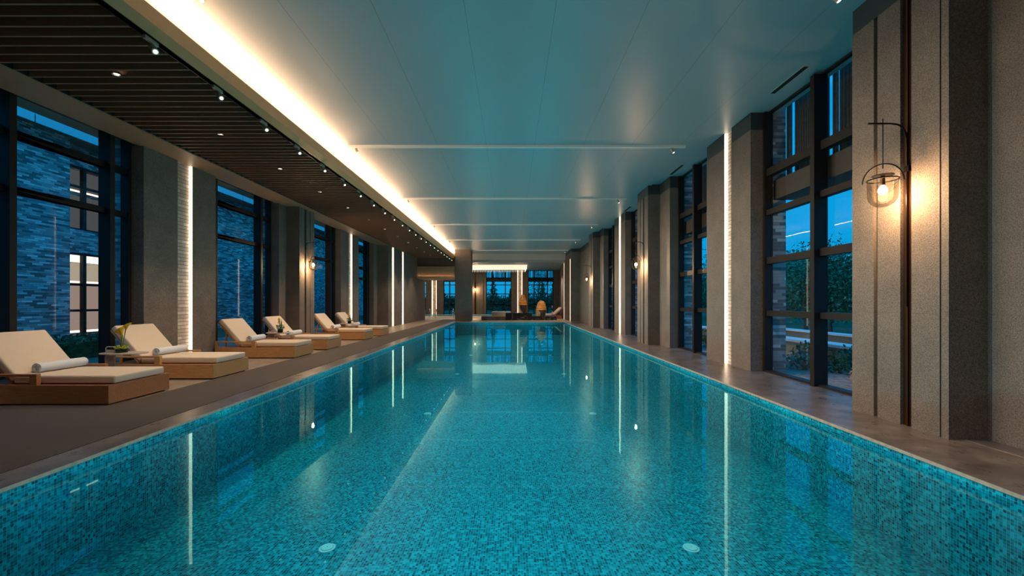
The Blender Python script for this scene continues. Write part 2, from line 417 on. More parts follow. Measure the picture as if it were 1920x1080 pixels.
# ================================================================== setting
PX0, PX1, PY0, PY1 = -3.554, 3.44, 0.9, 27.4      # pool
WL, BOT = -0.07, -0.82
XR, XRC, XRG = 4.47, 4.12, 4.80                    # right pier plane, column face, glass
XL, XLC, XLG = -6.85, -6.45, -7.18                 # left
ZC, ZW, ZS = 4.80, 4.82, 4.23                      # ceiling, right window head, slat ceiling
YB, YF = -2.2, 40.0

f = MB()
f.box(-10.6, PX0-0.11, YB, 41, -0.25, 0); f.box(PX1+0.11, 5.0, YB, 41, -0.25, 0)
f.box(PX0-0.11, PX1+0.11, YB, PY0-0.11, -0.25, 0); f.box(PX0-0.11, PX1+0.11, PY1+0.11, 41, -0.25, 0)
st(f.build('floor', M['floor']))
# coping slabs round the pool, lying just on the floor level
for (x0, x1, y0, y1) in ((PX0-0.286, PX0+0.02, PY0-0.3, PY1+0.3), (PX1-0.02, 4.04, PY0-0.3, PY1+0.3), (PX0+0.02, PX1-0.02, PY1-0.02, PY1+0.9), (PX0+0.02, PX1-0.02, PY0-0.3, PY0+0.02)):
    m = MB().box(x0, x1, y0, y1, -0.022, 0.006); st(m.build(nxt('trim'), M['coping']))
e_ = MB()
e_.box(PX0+0.02, PX0+0.028, PY0, PY1, -0.022, 0.0065); e_.box(PX1-0.028, PX1-0.02, PY0, PY1, -0.022, 0.0065); e_.box(PX0, PX1, PY1-0.03, PY1-0.02, -0.022, 0.0065)
st(e_.build(nxt('trim'), M['edge']))
m = MB().box(4.046, 4.8, YB, 41, -0.02, 0.004); st(m.build(nxt('trim'), M['coping']))
m = MB().box(4.04, 4.046, YB, 31, -0.02, 0.005); m.box(4.26, 4.268, YB, 4.0, -0.02, 0.005); st(m.build(nxt('trim'), M['edge']))
# pool basin
m = MB()
m.box(PX0-0.1, PX1+0.1, PY0-0.1, PY1+0.1, BOT-0.1, BOT)
m.box(PX0-0.1, PX0, PY0-0.1, PY1+0.1, BOT, -0.022); m.box(PX1, PX1+0.1, PY0-0.1, PY1+0.1, BOT, -0.022)
m.box(PX0, PX1, PY0-0.1, PY0, BOT, -0.022); m.box(PX0, PX1, PY1, PY1+0.1, BOT, -0.022)
o = st(m.build('wall_pool', M['mosaic'])); o.name = 'wall_pool_basin'
m = MB(); v = [m.b.verts.new(p) for p in ((PX0, PY0, WL), (PX1, PY0, WL), (PX1, PY1, WL), (PX0, PY1, WL))]; m.b.faces.new(v)
tag(m.build('pool_water', M['water']), 'still clear teal water filling the long lap pool', 'water', kind='stuff')
ORDW = ['nearest', 'second', 'third', 'fourth', 'fifth', 'farthest']
for k in range(6):
    for x in (1.55, -1.58):
        y = 3.67+4.42*k
        lb = 'round pale floor light on the mosaic pool floor, %s of the %s row' % (ORDW[k], 'right' if x > 0 else 'left')
        t = thing('pool_floor_light', lb, 'pool light', (x, y, BOT), group='round floor lights of the pool')
        MB().lathe([(0.068, 0), (0.068, 0.006), (0.055, 0.008), (0.055, 0.003)], 24).build('rim', M['plastic'], t)
        MB().lathe([(0.0, 0.003), (0.052, 0.004), (0.048, 0.014), (0.008, 0.016), (0.006, 0.010)], 24).build('cover', M['plastic'], t)
        spot('pool_floor_glow', (x, y, BOT+0.05), (x, y, 5), 42, (0.0, 0.86, 1.0), 168, 0.35, 0.0)

# deck mat
m = MB(); m.prism([(-3.845, YB), (-3.845, 31.5), (-4.96, 31.5), (-4.96, 5.6), (-6.28, 5.6), (-6.28, YB)], 0.0, 0.010, 'z')
tag(m.build('deck_mat', M['mat']), 'dark brown woven matting along the left side of the pool', 'mat')

# ceilings
m = MB().box(-4.62, 4.22, YB, 31.1, ZC, ZC+0.15); st(m.build('ceiling', M['ceiling']))
m = MB().box(4.22, 5.0, YB, 31.1, ZC+0.03, ZC+0.18); st(m.build('ceiling_soffit', M['ceiling']))
m = MB().box(-4.62, 4.62, 31.1, 31.5, 4.37, ZC+0.15); st(m.build(nxt('trim'), M['white']))
m = MB().box(-10.6, 5.0, 31.5, 40.3, 4.22, 4.4); st(m.build('ceiling_hall', M['ceiling']))
# slatted timber ceiling
m = MB().box(-6.3, -3.96, YB, 31.1, ZS+0.10, ZS+0.14); st(m.build('ceiling_backing', M['black']))
st(MB().box(-6.28, -6.272, YB, 31.1, ZS+0.001, ZS+0.0995).build(nxt('trim'), M['black']))  # black strip added to put shade on the beam side between slats
m = MB(); y = YB+0.1
while y < 31.0:
    m.box(-6.271, -4.06, y, y+0.024, ZS, ZS+0.10); y += 0.17
st(m.build('ceiling_slats', M['slat']))
m = MB().box(-4.06, -4.045, YB, 31.1, ZS, ZS+0.1).box(-3.975, -3.96, YB, 31.1, ZS, ZS+0.1).box(-4.045, -3.975, YB, 31.1, ZS+0.06, ZS+0.1)
st(m.build(nxt('trim'), M['iron']))
# cove fascia + ledge
m = MB().box(-3.96, -3.77, YB, 31.1, ZS, ZS+0.15).box(-3.785, -3.77, YB, 31.1, ZS+0.15, ZS+0.175); st(m.build(nxt('trim'), M['tan']))
m = MB().box(-4.62, -3.96, YB, 31.1, ZS+0.14, ZS+0.15).box(-4.64, -4.62, YB, 31.1, ZS+0.1, ZC+0.15); st(m.build(nxt('trim'), M['white']))
# beam over the left windows
m = MB().box(-6.95, -6.28, YB, 31.1, ZS-0.02, ZS+0.35).box(-7.6, -6.95, YB, 31.1, ZS+0.085, ZS+0.35); st(m.build(nxt('trim'), M['beam']))
# blank near walls (behind / beside the camera)
m = MB().box(-7.5, 5.2, YB-0.2, YB, -0.2, 5.0); st(m.build('wall_back', M['granite']))
m = MB().box(XL, XL-0.5, YB, 5.0, 0, ZS); st(m.build('wall_left', M['granite']))
m = MB().box(XR+0.02, XR+0.5, YB, 4.015, 0, ZC+0.03); st(m.build('wall_right', M['granite']))

# ------------------------------------------------------------------ windows
RAILS = [(3.62, 3.76), (2.90, 3.0), (2.0, 2.12), (1.04, 1.14)]
def window(loc, rz, w, ztop, mull, rails=RAILS, spandrel=True, curt=True, seed=0, gaps=None):
    """local: x along the window, +y into the room, glass at y=0"""
    rr = random.Random(seed)
    e0 = sempty(nxt('window'), loc, rz)
    m = MB(); m.box(0, 0.06, -0.05, 0.10, 0, ztop); m.box(w-0.06, w, -0.05, 0.10, 0, ztop); m.box(0.06, w-0.06, -0.05, 0.02, ztop-0.03, ztop); m.box(0.06, w-0.06, -0.05, 0.10, 0.0, 0.035)
    m.build('window_frame', M['bronze'], e0)
    edges = [0.06]+[c for mm in mull for c in (mm-0.045, mm+0.045)]+[w-0.06]
    for mm in mull:
        MB().box(mm-0.045, mm+0.045, -0.05, 0.16, 0.0, ztop-0.03).build('mullion', M['bronze'], e0)
    for z0, z1 in rails:
        for a in range(0, len(edges), 2):
            MB().box(edges[a], edges[a+1], -0.05, 0.07, z0, z1).build('rail', M['bronze'], e0)
    m = MB()
    for a in range(0, len(edges), 2):
        v = [m.b.verts.new(p) for p in ((edges[a], 0, 0.035), (edges[a+1], 0, 0.035), (edges[a+1], 0, ztop-0.06), (edges[a], 0, ztop-0.06))]; m.b.faces.new(v)
    m.build('glass', M['glass'], e0)
    if spandrel:
        MB().box(0.0, w, -0.5, -0.1, 3.2, 3.55).build('spandrel', M['spandrel'], e0)
    if curt:
        m = MB(); x = 0.05
        while x < w-0.05:
            run = rr.choice((3, 5, 7, 9))
            for k in range(run):
                if x > w-0.09: break
                m.box(x, x+0.045, -0.34+rr.uniform(-.015, .015), -0.31, 3.50, ztop+0.2); x += 0.062 if rr.random() < .75 else 0.08
            x += rr.choice((0.05, 0.09))
        m.build('slat_curtain', M['curtain'], e0)
    return e0
def wR(y0, y1, mull, **k): return window((XRG, y0, 0), PI/2, y1-y0, ZW, [a-y0 for a in mull], **k)
def wL(y0, y1, mull, **k): return window((XLG, y1, 0), -PI/2, y1-y0, ZS+0.10, [y1-a for a in mull], **k)
def wF(x0, x1, mull, **k): return window((x1, YF, 0), PI, x1-x0, 4.22, [x1-a for a in mull], **k)
wR(5.16, 7.96, [6.575], seed=1); wR(9.74, 12.0, [10.87], seed=2); wR(13.9, 16.7, [15.3], seed=3); wR(18.43, 20.6, [19.5], seed=4); wR(22.57, 24.9, [23.7], seed=5)
LR = [(3.66, 3.77), (2.86, 2.96)]
wL(5.0, 7.96, [6.02, 7.52], rails=LR, spandrel=False, curt=False); wL(9.9, 12.6, [10.17, 12.03], rails=LR, spandrel=False, curt=False)
wL(14.0, 17.2, [14.45, 16.65], rails=LR, spandrel=False, curt=False); wL(19.2, 21.3, [19.6, 20.9], rails=LR+[(2.35, 2.45)], spandrel=False, curt=False)
FR = [(3.50, 3.58), (2.85, 2.92), (2.0, 2.08), (1.02, 1.1)]
for i, (a, b) in enumerate(((-2.315, 0.045), (1.6, 3.99), (-6.3, -4.0), (-10.2, -7.9))):
    w = b-a; wF(a, b, [a+0.57, b-0.57], rails=FR, seed=20+i)

# ------------------------------------------------------------------ piers with light gaps; local: x along wall, +y into room, back at y=0
led_label = {}
def pier(loc, rz, w, g0, g1, depth, ztop, led_at, label, cap=True, gl=None, ledmat='led'):
    """two stone panels with a brick-lined gap g0..g1, led strip at local x led_at"""
    e0 = sempty(nxt('trim'), loc, rz); zt = ztop-0.32 if cap else ztop
    for a, b in ((0, g0), (g1, w)):
        MB().box(a, b, 0, depth, 0, zt).build('stone_panel', M['granite'], e0)
        if cap: MB().box(a+0.002, b-0.002, 0, depth-0.004, zt, ztop).build('dark_cap', M['capdark'], e0)
    MB().box(g0, g1, 0, depth-0.07, 0, ztop).build('brick_infill', M['whitebrick'], e0)
    # exterior brick face
    MB().box(0, w, -0.30, -0.002, 0, ztop+0.6).build('outer_brick', M['brickx'], e0)
    # led
    x0 = led_at
    m = MB().box(x0, x0+0.022, depth-0.069, depth-0.016, 0.01, ztop-0.01)
    o = m.build('light_strip', M[ledmat]); o.location = loc; o.rotation_euler = (0, 0, rz)
    tag(o, label, 'light strip', 'vertical light strips between the stone panels')
    return e0
def pR(y0, y1, g0, g1, label): pier((XR+0.36, y0, 0), PI/2, y1-y0, g0-y0, g1-y0, 0.36, ZC+0.03, g1-y0-0.022, label)
def pL(y0, y1, g0, g1, label, x=XL, dep=0.36): pier((x-dep, y1, 0), -PI/2, y1-y0, y1-g1, y1-g0, dep, ZS-0.01, y1-g1, label, cap=False)
pR(7.96, 9.74, 8.66, 8.96, 'tall warm light strip between stone panels, nearest on the window side at right')
pR(16.7, 18.43, 17.35, 17.68, 'thin warm light strip on the right wall between the second and third wall lamps')
pL(7.96, 9.9, 8.77, 9.19, 'tall warm light strip beside pale brick, behind the second lounger from the front')
pL(17.2, 19.2, 18.02, 18.44, 'warm light strip on the left wall behind the farthest lounger')
# right pier 3, plain
e0 = sempty(nxt('trim'), (4.55+0.3, 24.9, 0), PI/2)
MB().box(0, 3.3, 0, 0.3, 0, 4.5).build('stone_panel', M['granite'], e0); MB().box(0, 3.3, 0, 0.29, 4.5, ZC+0.03).build('dark_cap', M['capdark'], e0)
MB().box(0, 3.3, -0.3, 0, 0, 5.4).build('outer_brick', M['brickx'], e0)

# columns: flank + projecting face with grooves and bronze channel
def column(loc, rz, w, flank, plane_d, proj, ztop, cap, mirror=False):
    """local x from 0..w (face), flank at negative x side if mirror False; back y=0; plane_d pier-plane depth; proj face depth"""
    e0 = sempty(nxt('trim'), loc, rz); zt = ztop-0.32 if cap else ztop
    f_ = w/1.135
    MB().box(0, w, 0, proj-0.04, 0, ztop-(0.0 if not cap else 0.3)).build('stone_core', M['granite'], e0)
    segs = [(0, 0.07), (0.085, 0.375), (0.5, 0.78), (0.83, 1.135)]
    if mirror: segs = [(1.135-b, 1.135-a) for a, b in segs][::-1]
    for a, b in segs:
        MB().box(a*f_, b*f_, proj-0.0399, proj, 0, zt).build('stone_panel', M['granite'], e0)
    ca, cb = (0.375, 0.5) if not mirror else (0.635, 0.76)
    m = MB().box(ca*f_+0.003, cb*f_-0.003, proj-0.0398, proj-0.03, 0, zt); m.build('metal_channel', M['channel'], e0)
    MB().box((ca+cb)/2*f_-0.008, (ca+cb)/2*f_+0.008, proj-0.03, proj-0.012, 0, zt).build('channel_fin', M['channel'], e0)
    if cap: MB().box(0.002, w-0.002, 0, proj-0.004, zt+0.001, ztop).build('dark_cap', M['capdark'], e0)
    x0, x1 = (-flank, 0) if not mirror else (w, w+flank)
    if flank:
        MB().box(x0, x1, 0, plane_d, 0, zt).build('flank_panel', M['granite'], e0)
        if cap: MB().box(x0, x1, 0, plane_d-0.004, zt, ztop).build('flank_cap', M['capdark'], e0)
    MB().box(min(x0, 0), max(x1, w), -0.3, -0.002, 0, ztop+0.6).build('outer_brick', M['brickx'], e0)
    return (ca+cb)/2*f_
def cR(y0, y1, fl): return y0+column((XR+0.36, y0, 0), PI/2, y1-y0, fl, 0.36, XR+0.36-XRC, ZC+0.03, True)
def cL(y0, y1, fl): return y1-column((XL-0.36, y1, 0), -PI/2, y1-y0, fl, 0.36, XLC-(XL-0.36), ZS-0.01, False, mirror=True)
slotR = [cR(4.015, 5.15, 0), cR(12.83, 13.9, 0.83), cR(21.43, 22.57, 0.83)]
slotL = cL(13.02, 14.0, 0.42)

# left projecting wall with two light gaps, to the far end
XP = -6.3
e0 = sempty('wall_left_far')
for a, b in ((21.9, 22.55), (22.97, 24.65), (25.07, 31.1)):
    MB().box(XP, XP-0.9, a, b, 0, ZS-0.01).build('stone_panel', M['granite'], e0)
MB().box(XL, XL-0.35, 21.3, 21.9, 0, ZS-0.01).build('flank_panel', M['granite'], e0)
for k, (a, b, lb) in enumerate(((22.55, 22.97, 'warm light strip on the left wall, nearer of the close pair beyond the loungers'), (24.65, 25.07, 'warm light strip on the left wall, farther of the close pair beyond the loungers'))):
    MB().box(XP-0.07, XP-0.9, a, b, 0, ZS-0.01).build('brick_infill', M['whitebrick'], e0)
    o = MB().box(XP-0.069, XP-0.012, b-0.03, b-0.002, 0.01, ZS-0.02).build('light_strip', M['led']); tag(o, lb, 'light strip', 'vertical light strips between the stone panels')

# far hall: walls
m = MB().box(-10.6, -10.4, 31.1, 40.3, 0, 4.22).box(-10.6, XP, 31.1, 31.3, 0, 4.22); st(m.build('wall_hall_left', M['granite']))
def farpier(x0, x1, g=None, labels=()):
    e0 = sempty(nxt('trim'))
    if g is None:
        MB().box(x0, x1, 39.6, 40.2, 0, 4.22).build('stone_panel', M['granite'], e0)
        return
    MB().box(x0, g[0], 39.6, 40.2, 0, 4.22).build('stone_panel', M['granite'], e0)
    MB().box(g[1], x1, 39.6, 40.2, 0, 4.22).build('stone_panel', M['granite'], e0)
    MB().box(g[0], g[1], 39.75, 40.2, 0, 4.22).build('brick_infill', M['whitebrick'], e0)
    for k, xx in enumerate((g[0]+0.002, g[1]-0.042)):
        o = MB().box(xx, xx+0.04, 39.68, 39.749, 0.01, 4.21).build('light_strip', M['led'])
        tag(o, labels[k], 'light strip', 'vertical light strips on the far wall')
farpier(0.045, 1.6, (0.6, 1.05), ('light strip on the far wall, left of the pair beside the taller stone sculpture', 'light strip on the far wall, directly above the taller stone sculpture'))
farpier(-7.9, -6.3, (-7.35, -6.9), ('light strip on the far wall under the bulkhead, left of the pair', 'light strip on the far wall under the bulkhead, right of the pair'))
farpier(-4.0, -2.315); farpier(3.99, 5.0); farpier(-10.6, -10.2)
m = MB().box(-4.0, -3.38, 39.56, 39.6, 0, 4.22).box(-3.22, -2.6, 39.56, 39.6, 0, 4.22); st(m.build(nxt('trim'), M['granite']))
m = MB().box(-3.38, -3.22, 39.57, 39.6, 0, 4.22); st(m.build(nxt('trim'), M['channel']))
# right end of the hall: projecting pier with light slits
e0 = sempty('wall_hall_right')
for a, b in ((28.2, 28.6), (28.85, 31.9), (32.15, 34.0)): MB().box(3.98, 5.0, a, b, 0, 4.6 if a < 30 else 4.22).build('stone_panel', M['granite'], e0)
for k, (a, b) in enumerate(((28.6, 28.85), (31.9, 32.15))):
    MB().box(4.08, 5.0, a, b, 0, 4.22).build('brick_infill', M['whitebrick'], e0)
    o = MB().box(4.0, 4.079, b-0.03, b-0.002, 0.01, 4.2).build('light_strip', M['led'])
    tag(o, ('slim light strip at the far right pool corner, nearer one', 'slim light strip at the far right pool corner, farther one beside the small loungers')[k], 'light strip')
MB().box(3.98, 5.0, 28.2, 31.1, 4.6, ZC).build('dark_cap', M['capdark'], e0)
MB().box(4.5, 5.0, 34.0, 40.0, 0, 4.22).build('stone_panel', M['granite'], e0)
# big square pillar at the end of the pool
m = MB().box(-3.74, -2.67, 28.5, 29.6, 0, ZC); st(m.build(nxt('trim'), M['granite']))

# timber bulkhead over the passage
t = thing('ceiling_bulkhead', 'timber fronted bulkhead with glowing lower edge left of the square pillar', 'bulkhead', (0, 0, 0))
m = MB(); m.box(-6.29, -3.75, 28.62, 31.0, 2.95, 3.68)
x = -6.28
while x < -3.78: m.box(x, x+0.03, 28.60, 28.63, 2.95, 3.68); x += 0.055
m.build('timber_front', wood('light_brown_timber', (0.40, 0.28, 0.16, 1), (0.55, 0.40, 0.25, 1), (14, 14, 2)), t)
MB().box(-6.29, -3.75, 28.44, 31.0, 2.86, 2.949).box(-6.29, -3.75, 28.44, 28.46, 2.949, 3.0).build('ledge', M['tan'], t)
MB().box(-6.25, -3.80, 28.50, 28.54, 2.95, 2.985).build('light_line', M['led'], t)
MB().box(-6.29, -3.75, 28.75, 31.0, 3.70, ZS-0.012).build('dark_band', M['slat'], t)
for k in range(3):
    x0 = -6.25+k*0.84
    MB().box(x0, x0+0.80, 28.66, 28.67, 3.70, ZS-0.02).build('glass_panel', M['glass'], t)
MB().box(-6.29, -3.75, 28.60, 28.75, 3.68, 3.70).build('sill', M['bronze'], t)

# ------------------------------------------------------------------ ceiling fixtures
t0 = None
ords = ['nearest', 'second', 'third', 'fourth', 'fifth', 'sixth', 'seventh', 'eighth', 'ninth', 'tenth', 'eleventh', 'twelfth', 'thirteenth']
def ordn(i):
    o_ = ['first', 'second', 'third', 'fourth', 'fifth', 'sixth', 'seventh', 'eighth', 'ninth', 'tenth', 'eleventh', 'twelfth', 'thirteenth', 'fourteenth', 'fifteenth', 'sixteenth', 'seventeenth', 'eighteenth', 'nineteenth', 'twentieth', 'twenty-first', 'twenty-second', 'twenty-third', 'twenty-fourth', 'twenty-fifth']
    return o_[i]
for i in range(13):
    y = 5.5+1.95*i
    lb = 'recessed round downlight in the slatted ceiling, %s from the front' % ordn(i)
    if t0 is None:
        t0 = thing('recessed_downlight', lb, 'downlight', (-5.08, y, ZS), group='downlights in the slatted ceiling')
        MB().lathe([(0.038, 0.0), (0.052, -0.004), (0.052, 0.02), (0.038, 0.02)], 20, cap=False).build('ring', M['rail'], t0)
        MB().lathe([(0.0, 0.012), (0.037, 0.012), (0.037, 0.018)], 20).build('lens', M['lensdim'], t0)
    else: dup(t0, (-5.08, y, ZS), label=lb, group='downlights in the slatted ceiling')
    spot('downlight_beam', (-5.08, y, ZS-0.03), (-5.3, y, 0), 185, (1.0, 0.74, 0.48), 82, 0.6, 0.03)
t0 = None
for i in range(24):
    y = 4.75+1.08*i
    lb = 'small cylinder track spotlight under the cove edge, %s from the front' % ordn(i)
    if t0 is None:
        t0 = thing('track_spotlight', lb, 'spotlight', (-4.01, y, ZS+0.06), group='track spotlights along the cove')
        MB().box(-0.018, 0.018, -0.09, 0.09, -0.105, -0.062, 0.004).build('adapter', M['fixture'], t0)
        MB().tube([(0, 0.03, -0.1), (0.0, 0.03, -0.15)], 0.007).build('stem', M['fixture'], t0)
        d = Vector((0.62, -0.42, -0.62)).normalized(); c0 = Vector((0.0, 0.03, -0.15))-d*0.05
        a0 = MB().tube([c0, c0+d*0.15], 0.034, 18); hb = a0.build('head', M['fixture'], t0, smooth=False)
        MB().tube([c0+d*0.1505, c0+d*0.154], 0.021, 18).build('lens', M['lens'], t0)
    else: dup(t0, (-4.01, y, ZS+0.06), label=lb, group='track spotlights along the cove')
    if i < 21: spot('track_beam', (-3.90, y-0.05, ZS-0.16), (4.3, y-1.0, 1.3), 340, (1.0, 0.74, 0.50), 46, 0.7, 0.02)
# ceiling bars with spots at both ends
for i, by in enumerate(BAR_Y[1:6]+[28.8]):
    t = thing('ceiling_light_bar', 'white lighting bar running across the main ceiling, %s from the front' % ordn(i), 'light bar', (0, by, ZC), group='lighting bars across the main ceiling')
    MB().box(-3.65, 3.9, -0.035, 0.035, -0.05, 0.0).build('bar', M['barwhite'], t)
    for x0 in (-3.45, 3.6):
        MB().tube([(x0, 0, -0.05), (x0, 0, -0.09)], 0.008).build('stem', M['white'], t)
        hd = MB().tube([(x0-0.02, 0, -0.08), (x0+0.03, -0.03, -0.17)], 0.03, 16).build('spot_head', M['fixture'], t)
        MB().tube([(x0+0.0305, -0.0303, -0.171), (x0+0.032, -0.031, -0.174)], 0.024, 16).build('lens', M['lensdim'], hd)
# vents
for i, y in enumerate((6.8, 11.4, 16.2, 20.9)):
    t = thing('ceiling_vent', 'narrow slot vent in the ceiling above the right windows, %s from the front' % ordn(i), 'vent', (4.42, y, ZC+0.03), group='slot vents above the right windows')
    MB().box(-0.05, 0.05, -0.42, 0.42, -0.006, 0).box(-0.05, -0.04, -0.42, 0.42, -0.012, -0.006).box(0.04, 0.05, -0.42, 0.42, -0.012, -0.006).build('frame', M['white'], t)
    MB().box(-0.04, 0.04, -0.41, 0.41, -0.011, -0.006).build('slot', M['black'], t)

# crystal ceiling light in the hall
t = thing('crystal_ceiling_light', 'large glowing crystal blade ceiling light hanging over the hall beyond the pool', 'chandelier', (0, 0, 0))
MB().box(-8.5, 1.28, 33.6, 38.0, 4.16, 4.21).build('light_panel', M['ledc'], t)
m = MB(); x = -8.45
while x < 1.27:
    m.box(x, x+0.03, 33.62, 33.66, 3.95, 4.16); m.box(x, x+0.03, 37.9, 37.94, 3.95, 4.16); m.box(x, x+0.03, 33.66, 37.9, 4.09, 4.16); x += 0.14
y = 33.75
while y < 37.9: m.box(1.24, 1.27, y, y+0.03, 3.95, 4.16); y += 0.14
o = m.build('crystal_blades', M['crystal'], t)

# ------------------------------------------------------------------ wall lamps
def lamp(loc, rz, label, power, small=False):
    """local: +y out from wall; origin at the channel surface at floor level"""
    t = thing('wall_lantern', label, 'wall lamp', loc, rz, group='glass lanterns on curved wall brackets')
    MB().tube([(0, 0.02, 1.25), (0, 0.02, 2.98), (0, 0.03, 3.06), (0, 0.06, 3.12), (0, 0.11, 3.15), (0, 0.18, 3.16), (0, 0.42, 3.16)], 0.009, 10).build('bracket_arm', M['iron'], t)
    MB().box(-0.03, 0.03, -0.025, 0.03, 2.66, 2.72, 0.004).build('wall_clamp', M['iron'], t)
    MB().tube([(0, 0.27, 2.69), (0, 0.27, 3.21)], 0.006, 8).build('hanging_rod', M['iron'], t)
    cx, cy, cz = 0, 0.27, 2.46
    pts = []
    for k in range(21):
        a = PI*k/20; u = 0.165*math.cos(a); h = 0.19*math.sin(a)
        pts.append((cx+u*0.62, cy+u*0.78, cz+0.09+h))
    hh = MB().tube(pts, 0.006, 8).build('handle', M['iron'], t)
    MB().lathe([(0.002, 0.0), (0.092, 0.004), (0.095, 0.010), (0.02, 0.022), (0.002, 0.032)], 28, (cx, cy, cz+0.15)).build('lid', M['iron'], t)
    prof = []
    for k in range(10):
        a = PI/2*k/9; prof.append((0.003+0.125*math.sin(a), cz-0.175+0.13*(1-math.cos(a))))
    prof += [(0.129, cz+0.05), (0.129, cz+0.11)]
    MB().lathe([(r, z) for r, z in prof], 32, (cx, cy, 0), cap=False).build('glass_shade', M['lampglass'], t, smooth=True)
    ring = [(cx+0.132*math.cos(2*PI*k/28), cy+0.132*math.sin(2*PI*k/28), cz+0.112) for k in range(29)]
    MB().tube(ring, 0.006, 6, cap=False).build('rim', M['iron'], t)
    MB().tube([(cx, cy, cz+0.15), (cx, cy, cz+0.055)], 0.02, 12).build('socket', M['channel'], t)
    MB().lathe([(0.002, -0.045), (0.028, -0.035), (0.042, -0.005), (0.036, 0.022), (0.018, 0.05), (0.014, 0.058)], 20, (cx, cy, cz)).build('bulb', M['bulb'], t, smooth=True)
    c, s = math.cos(rz), math.sin(rz)
    wx, wy = loc[0]-s*cy, loc[1]+c*cy
    point('lantern_glow', (wx, wy, cz-0.06), power, kel('w'), 0.02)
    return t
lamp((XRC+0.03, slotR[0], 0), PI/2, 'glass lantern on a curved wall bracket, nearest on the right wall', 58)
lamp((XRC+0.03, slotR[1], 0), PI/2, 'glass lantern on a curved wall bracket, second along the right wall', 58)
lamp((XRC+0.03, slotR[2], 0), PI/2, 'glass lantern on a curved wall bracket, farthest along the right wall', 58)
lamp((XLC-0.03, slotL, 0), -PI/2, 'glass lantern on a curved wall bracket on the left column above the loungers', 58)
lamp((-3.3, 39.57, 0), PI, 'glass lantern on the far wall just right of the square pillar', 58)

# ------------------------------------------------------------------ loungers
LW, LL = 0.95, 1.82
def lounger(wm, label, loc, rz=0):
    """local x: 0 at foot going negative to head; y across 0..LW"""
    t = thing('sun_lounger', label, 'sun lounger', loc, rz, group='teak sun loungers beside the pool')
    hx = -LL
    for y0, y1 in ((0, 0.03), (LW-0.03, LW)):
        MB().box(hx, 0, y0, y1, 0.022, 0.257, 0.003).build('side_panel', wm, t)
    MB().box(-0.03, 0, 0.0302, LW-0.0302, 0.022, 0.257, 0.003).build('foot_panel', wm, t)
    MB().box(hx, hx+0.03, 0.0302, LW-0.0302, 0.022, 0.257, 0.003).build('head_panel', wm, t)
    MB().box(hx+0.03, -0.03, 0.0302, LW-0.0302, 0.225, 0.250).build('deck', wm, t)
    MB().box(hx+0.03, -0.04, 0.04, LW-0.04, 0.0, 0.0225).build('plinth', M['black'], t)
    for y0 in (0, LW-0.05):
        MB().box(hx, -0.90, y0, y0+0.05, 0.362, 0.394, 0.003).box(-0.99, -0.9005, y0+0.0005, y0+0.0495, 0.2575, 0.3615).box(hx, hx+0.06, y0+0.0005, y0+0.0495, 0.2575, 0.3615).build('arm_rail', wm, t)
    hg = -1.30; th = math.radians(49); bl = 0.74
    m = MB(); m.box(hg+0.005, 0.0, 0.085, LW-0.085, 0.262, 0.365, 0.028); m.build('seat_cushion', M['cushion'], t, smooth=True)
    # backrest local frame
    ca, sa = math.cos(th), math.sin(th)
    def bp(u, v): return (hg-0.0-u*ca+v*sa, 0.30+u*sa+v*ca)     # u up the back, v outward normal
    m = MB(); q = [bp(0.0, -0.03), bp(bl, -0.03), bp(bl, 0.072), bp(0.0, 0.072)]
    m.prism(q, 0.085, LW-0.085, 'y', 0.028); m.build('back_cushion', M['cushion'], t, smooth=True)
    m = MB(); m.prism([bp(-0.02, -0.062), bp(bl-0.01, -0.062), bp(bl-0.01, -0.032), bp(-0.02, -0.032)], 0.10, LW-0.10, 'y'); m.build('back_board', wm, t)
    for y0 in (0.13, LW-0.16):
        a, b = bp(0.46, -0.064), (hg-0.30-0.10, 0.255)
        m = MB(); m.prism([(a[0], a[1]), (a[0]+0.03, a[1]-0.015), (b[0]+0.03, b[1]), (b[0], b[1])], y0, y0+0.03, 'y'); m.build('back_prop', wm, t)
    return t
spots_l = [(5.333, -5.03, 'teakred', 'reddish teak lounger with beige cushion, nearest the camera and cut by the frame'),
           (7.13, -4.97, 'teak', 'teak lounger with beige cushion, second from the front, in front of the lit brick strip'),
           (9.79, -4.97, 'teak', 'teak lounger with beige cushion, third from the front, before a blue window'),
           (11.49, -4.95, 'teak', 'teak lounger with beige cushion, fourth from the front, beside the wall lantern column'),
           (14.46, -4.96, 'teak', 'teak lounger with beige cushion, fifth from the front, beyond the wall lantern'),
           (16.17, -4.90, 'teak', 'teak lounger with beige cushion, farthest of the row')]
first = None
tw_lab = ['front lounger', 'second lounger from the front', 'third lounger from the front', 'fourth lounger from the front', 'fifth lounger from the front', 'farthest lounger of the row']
tw0 = None
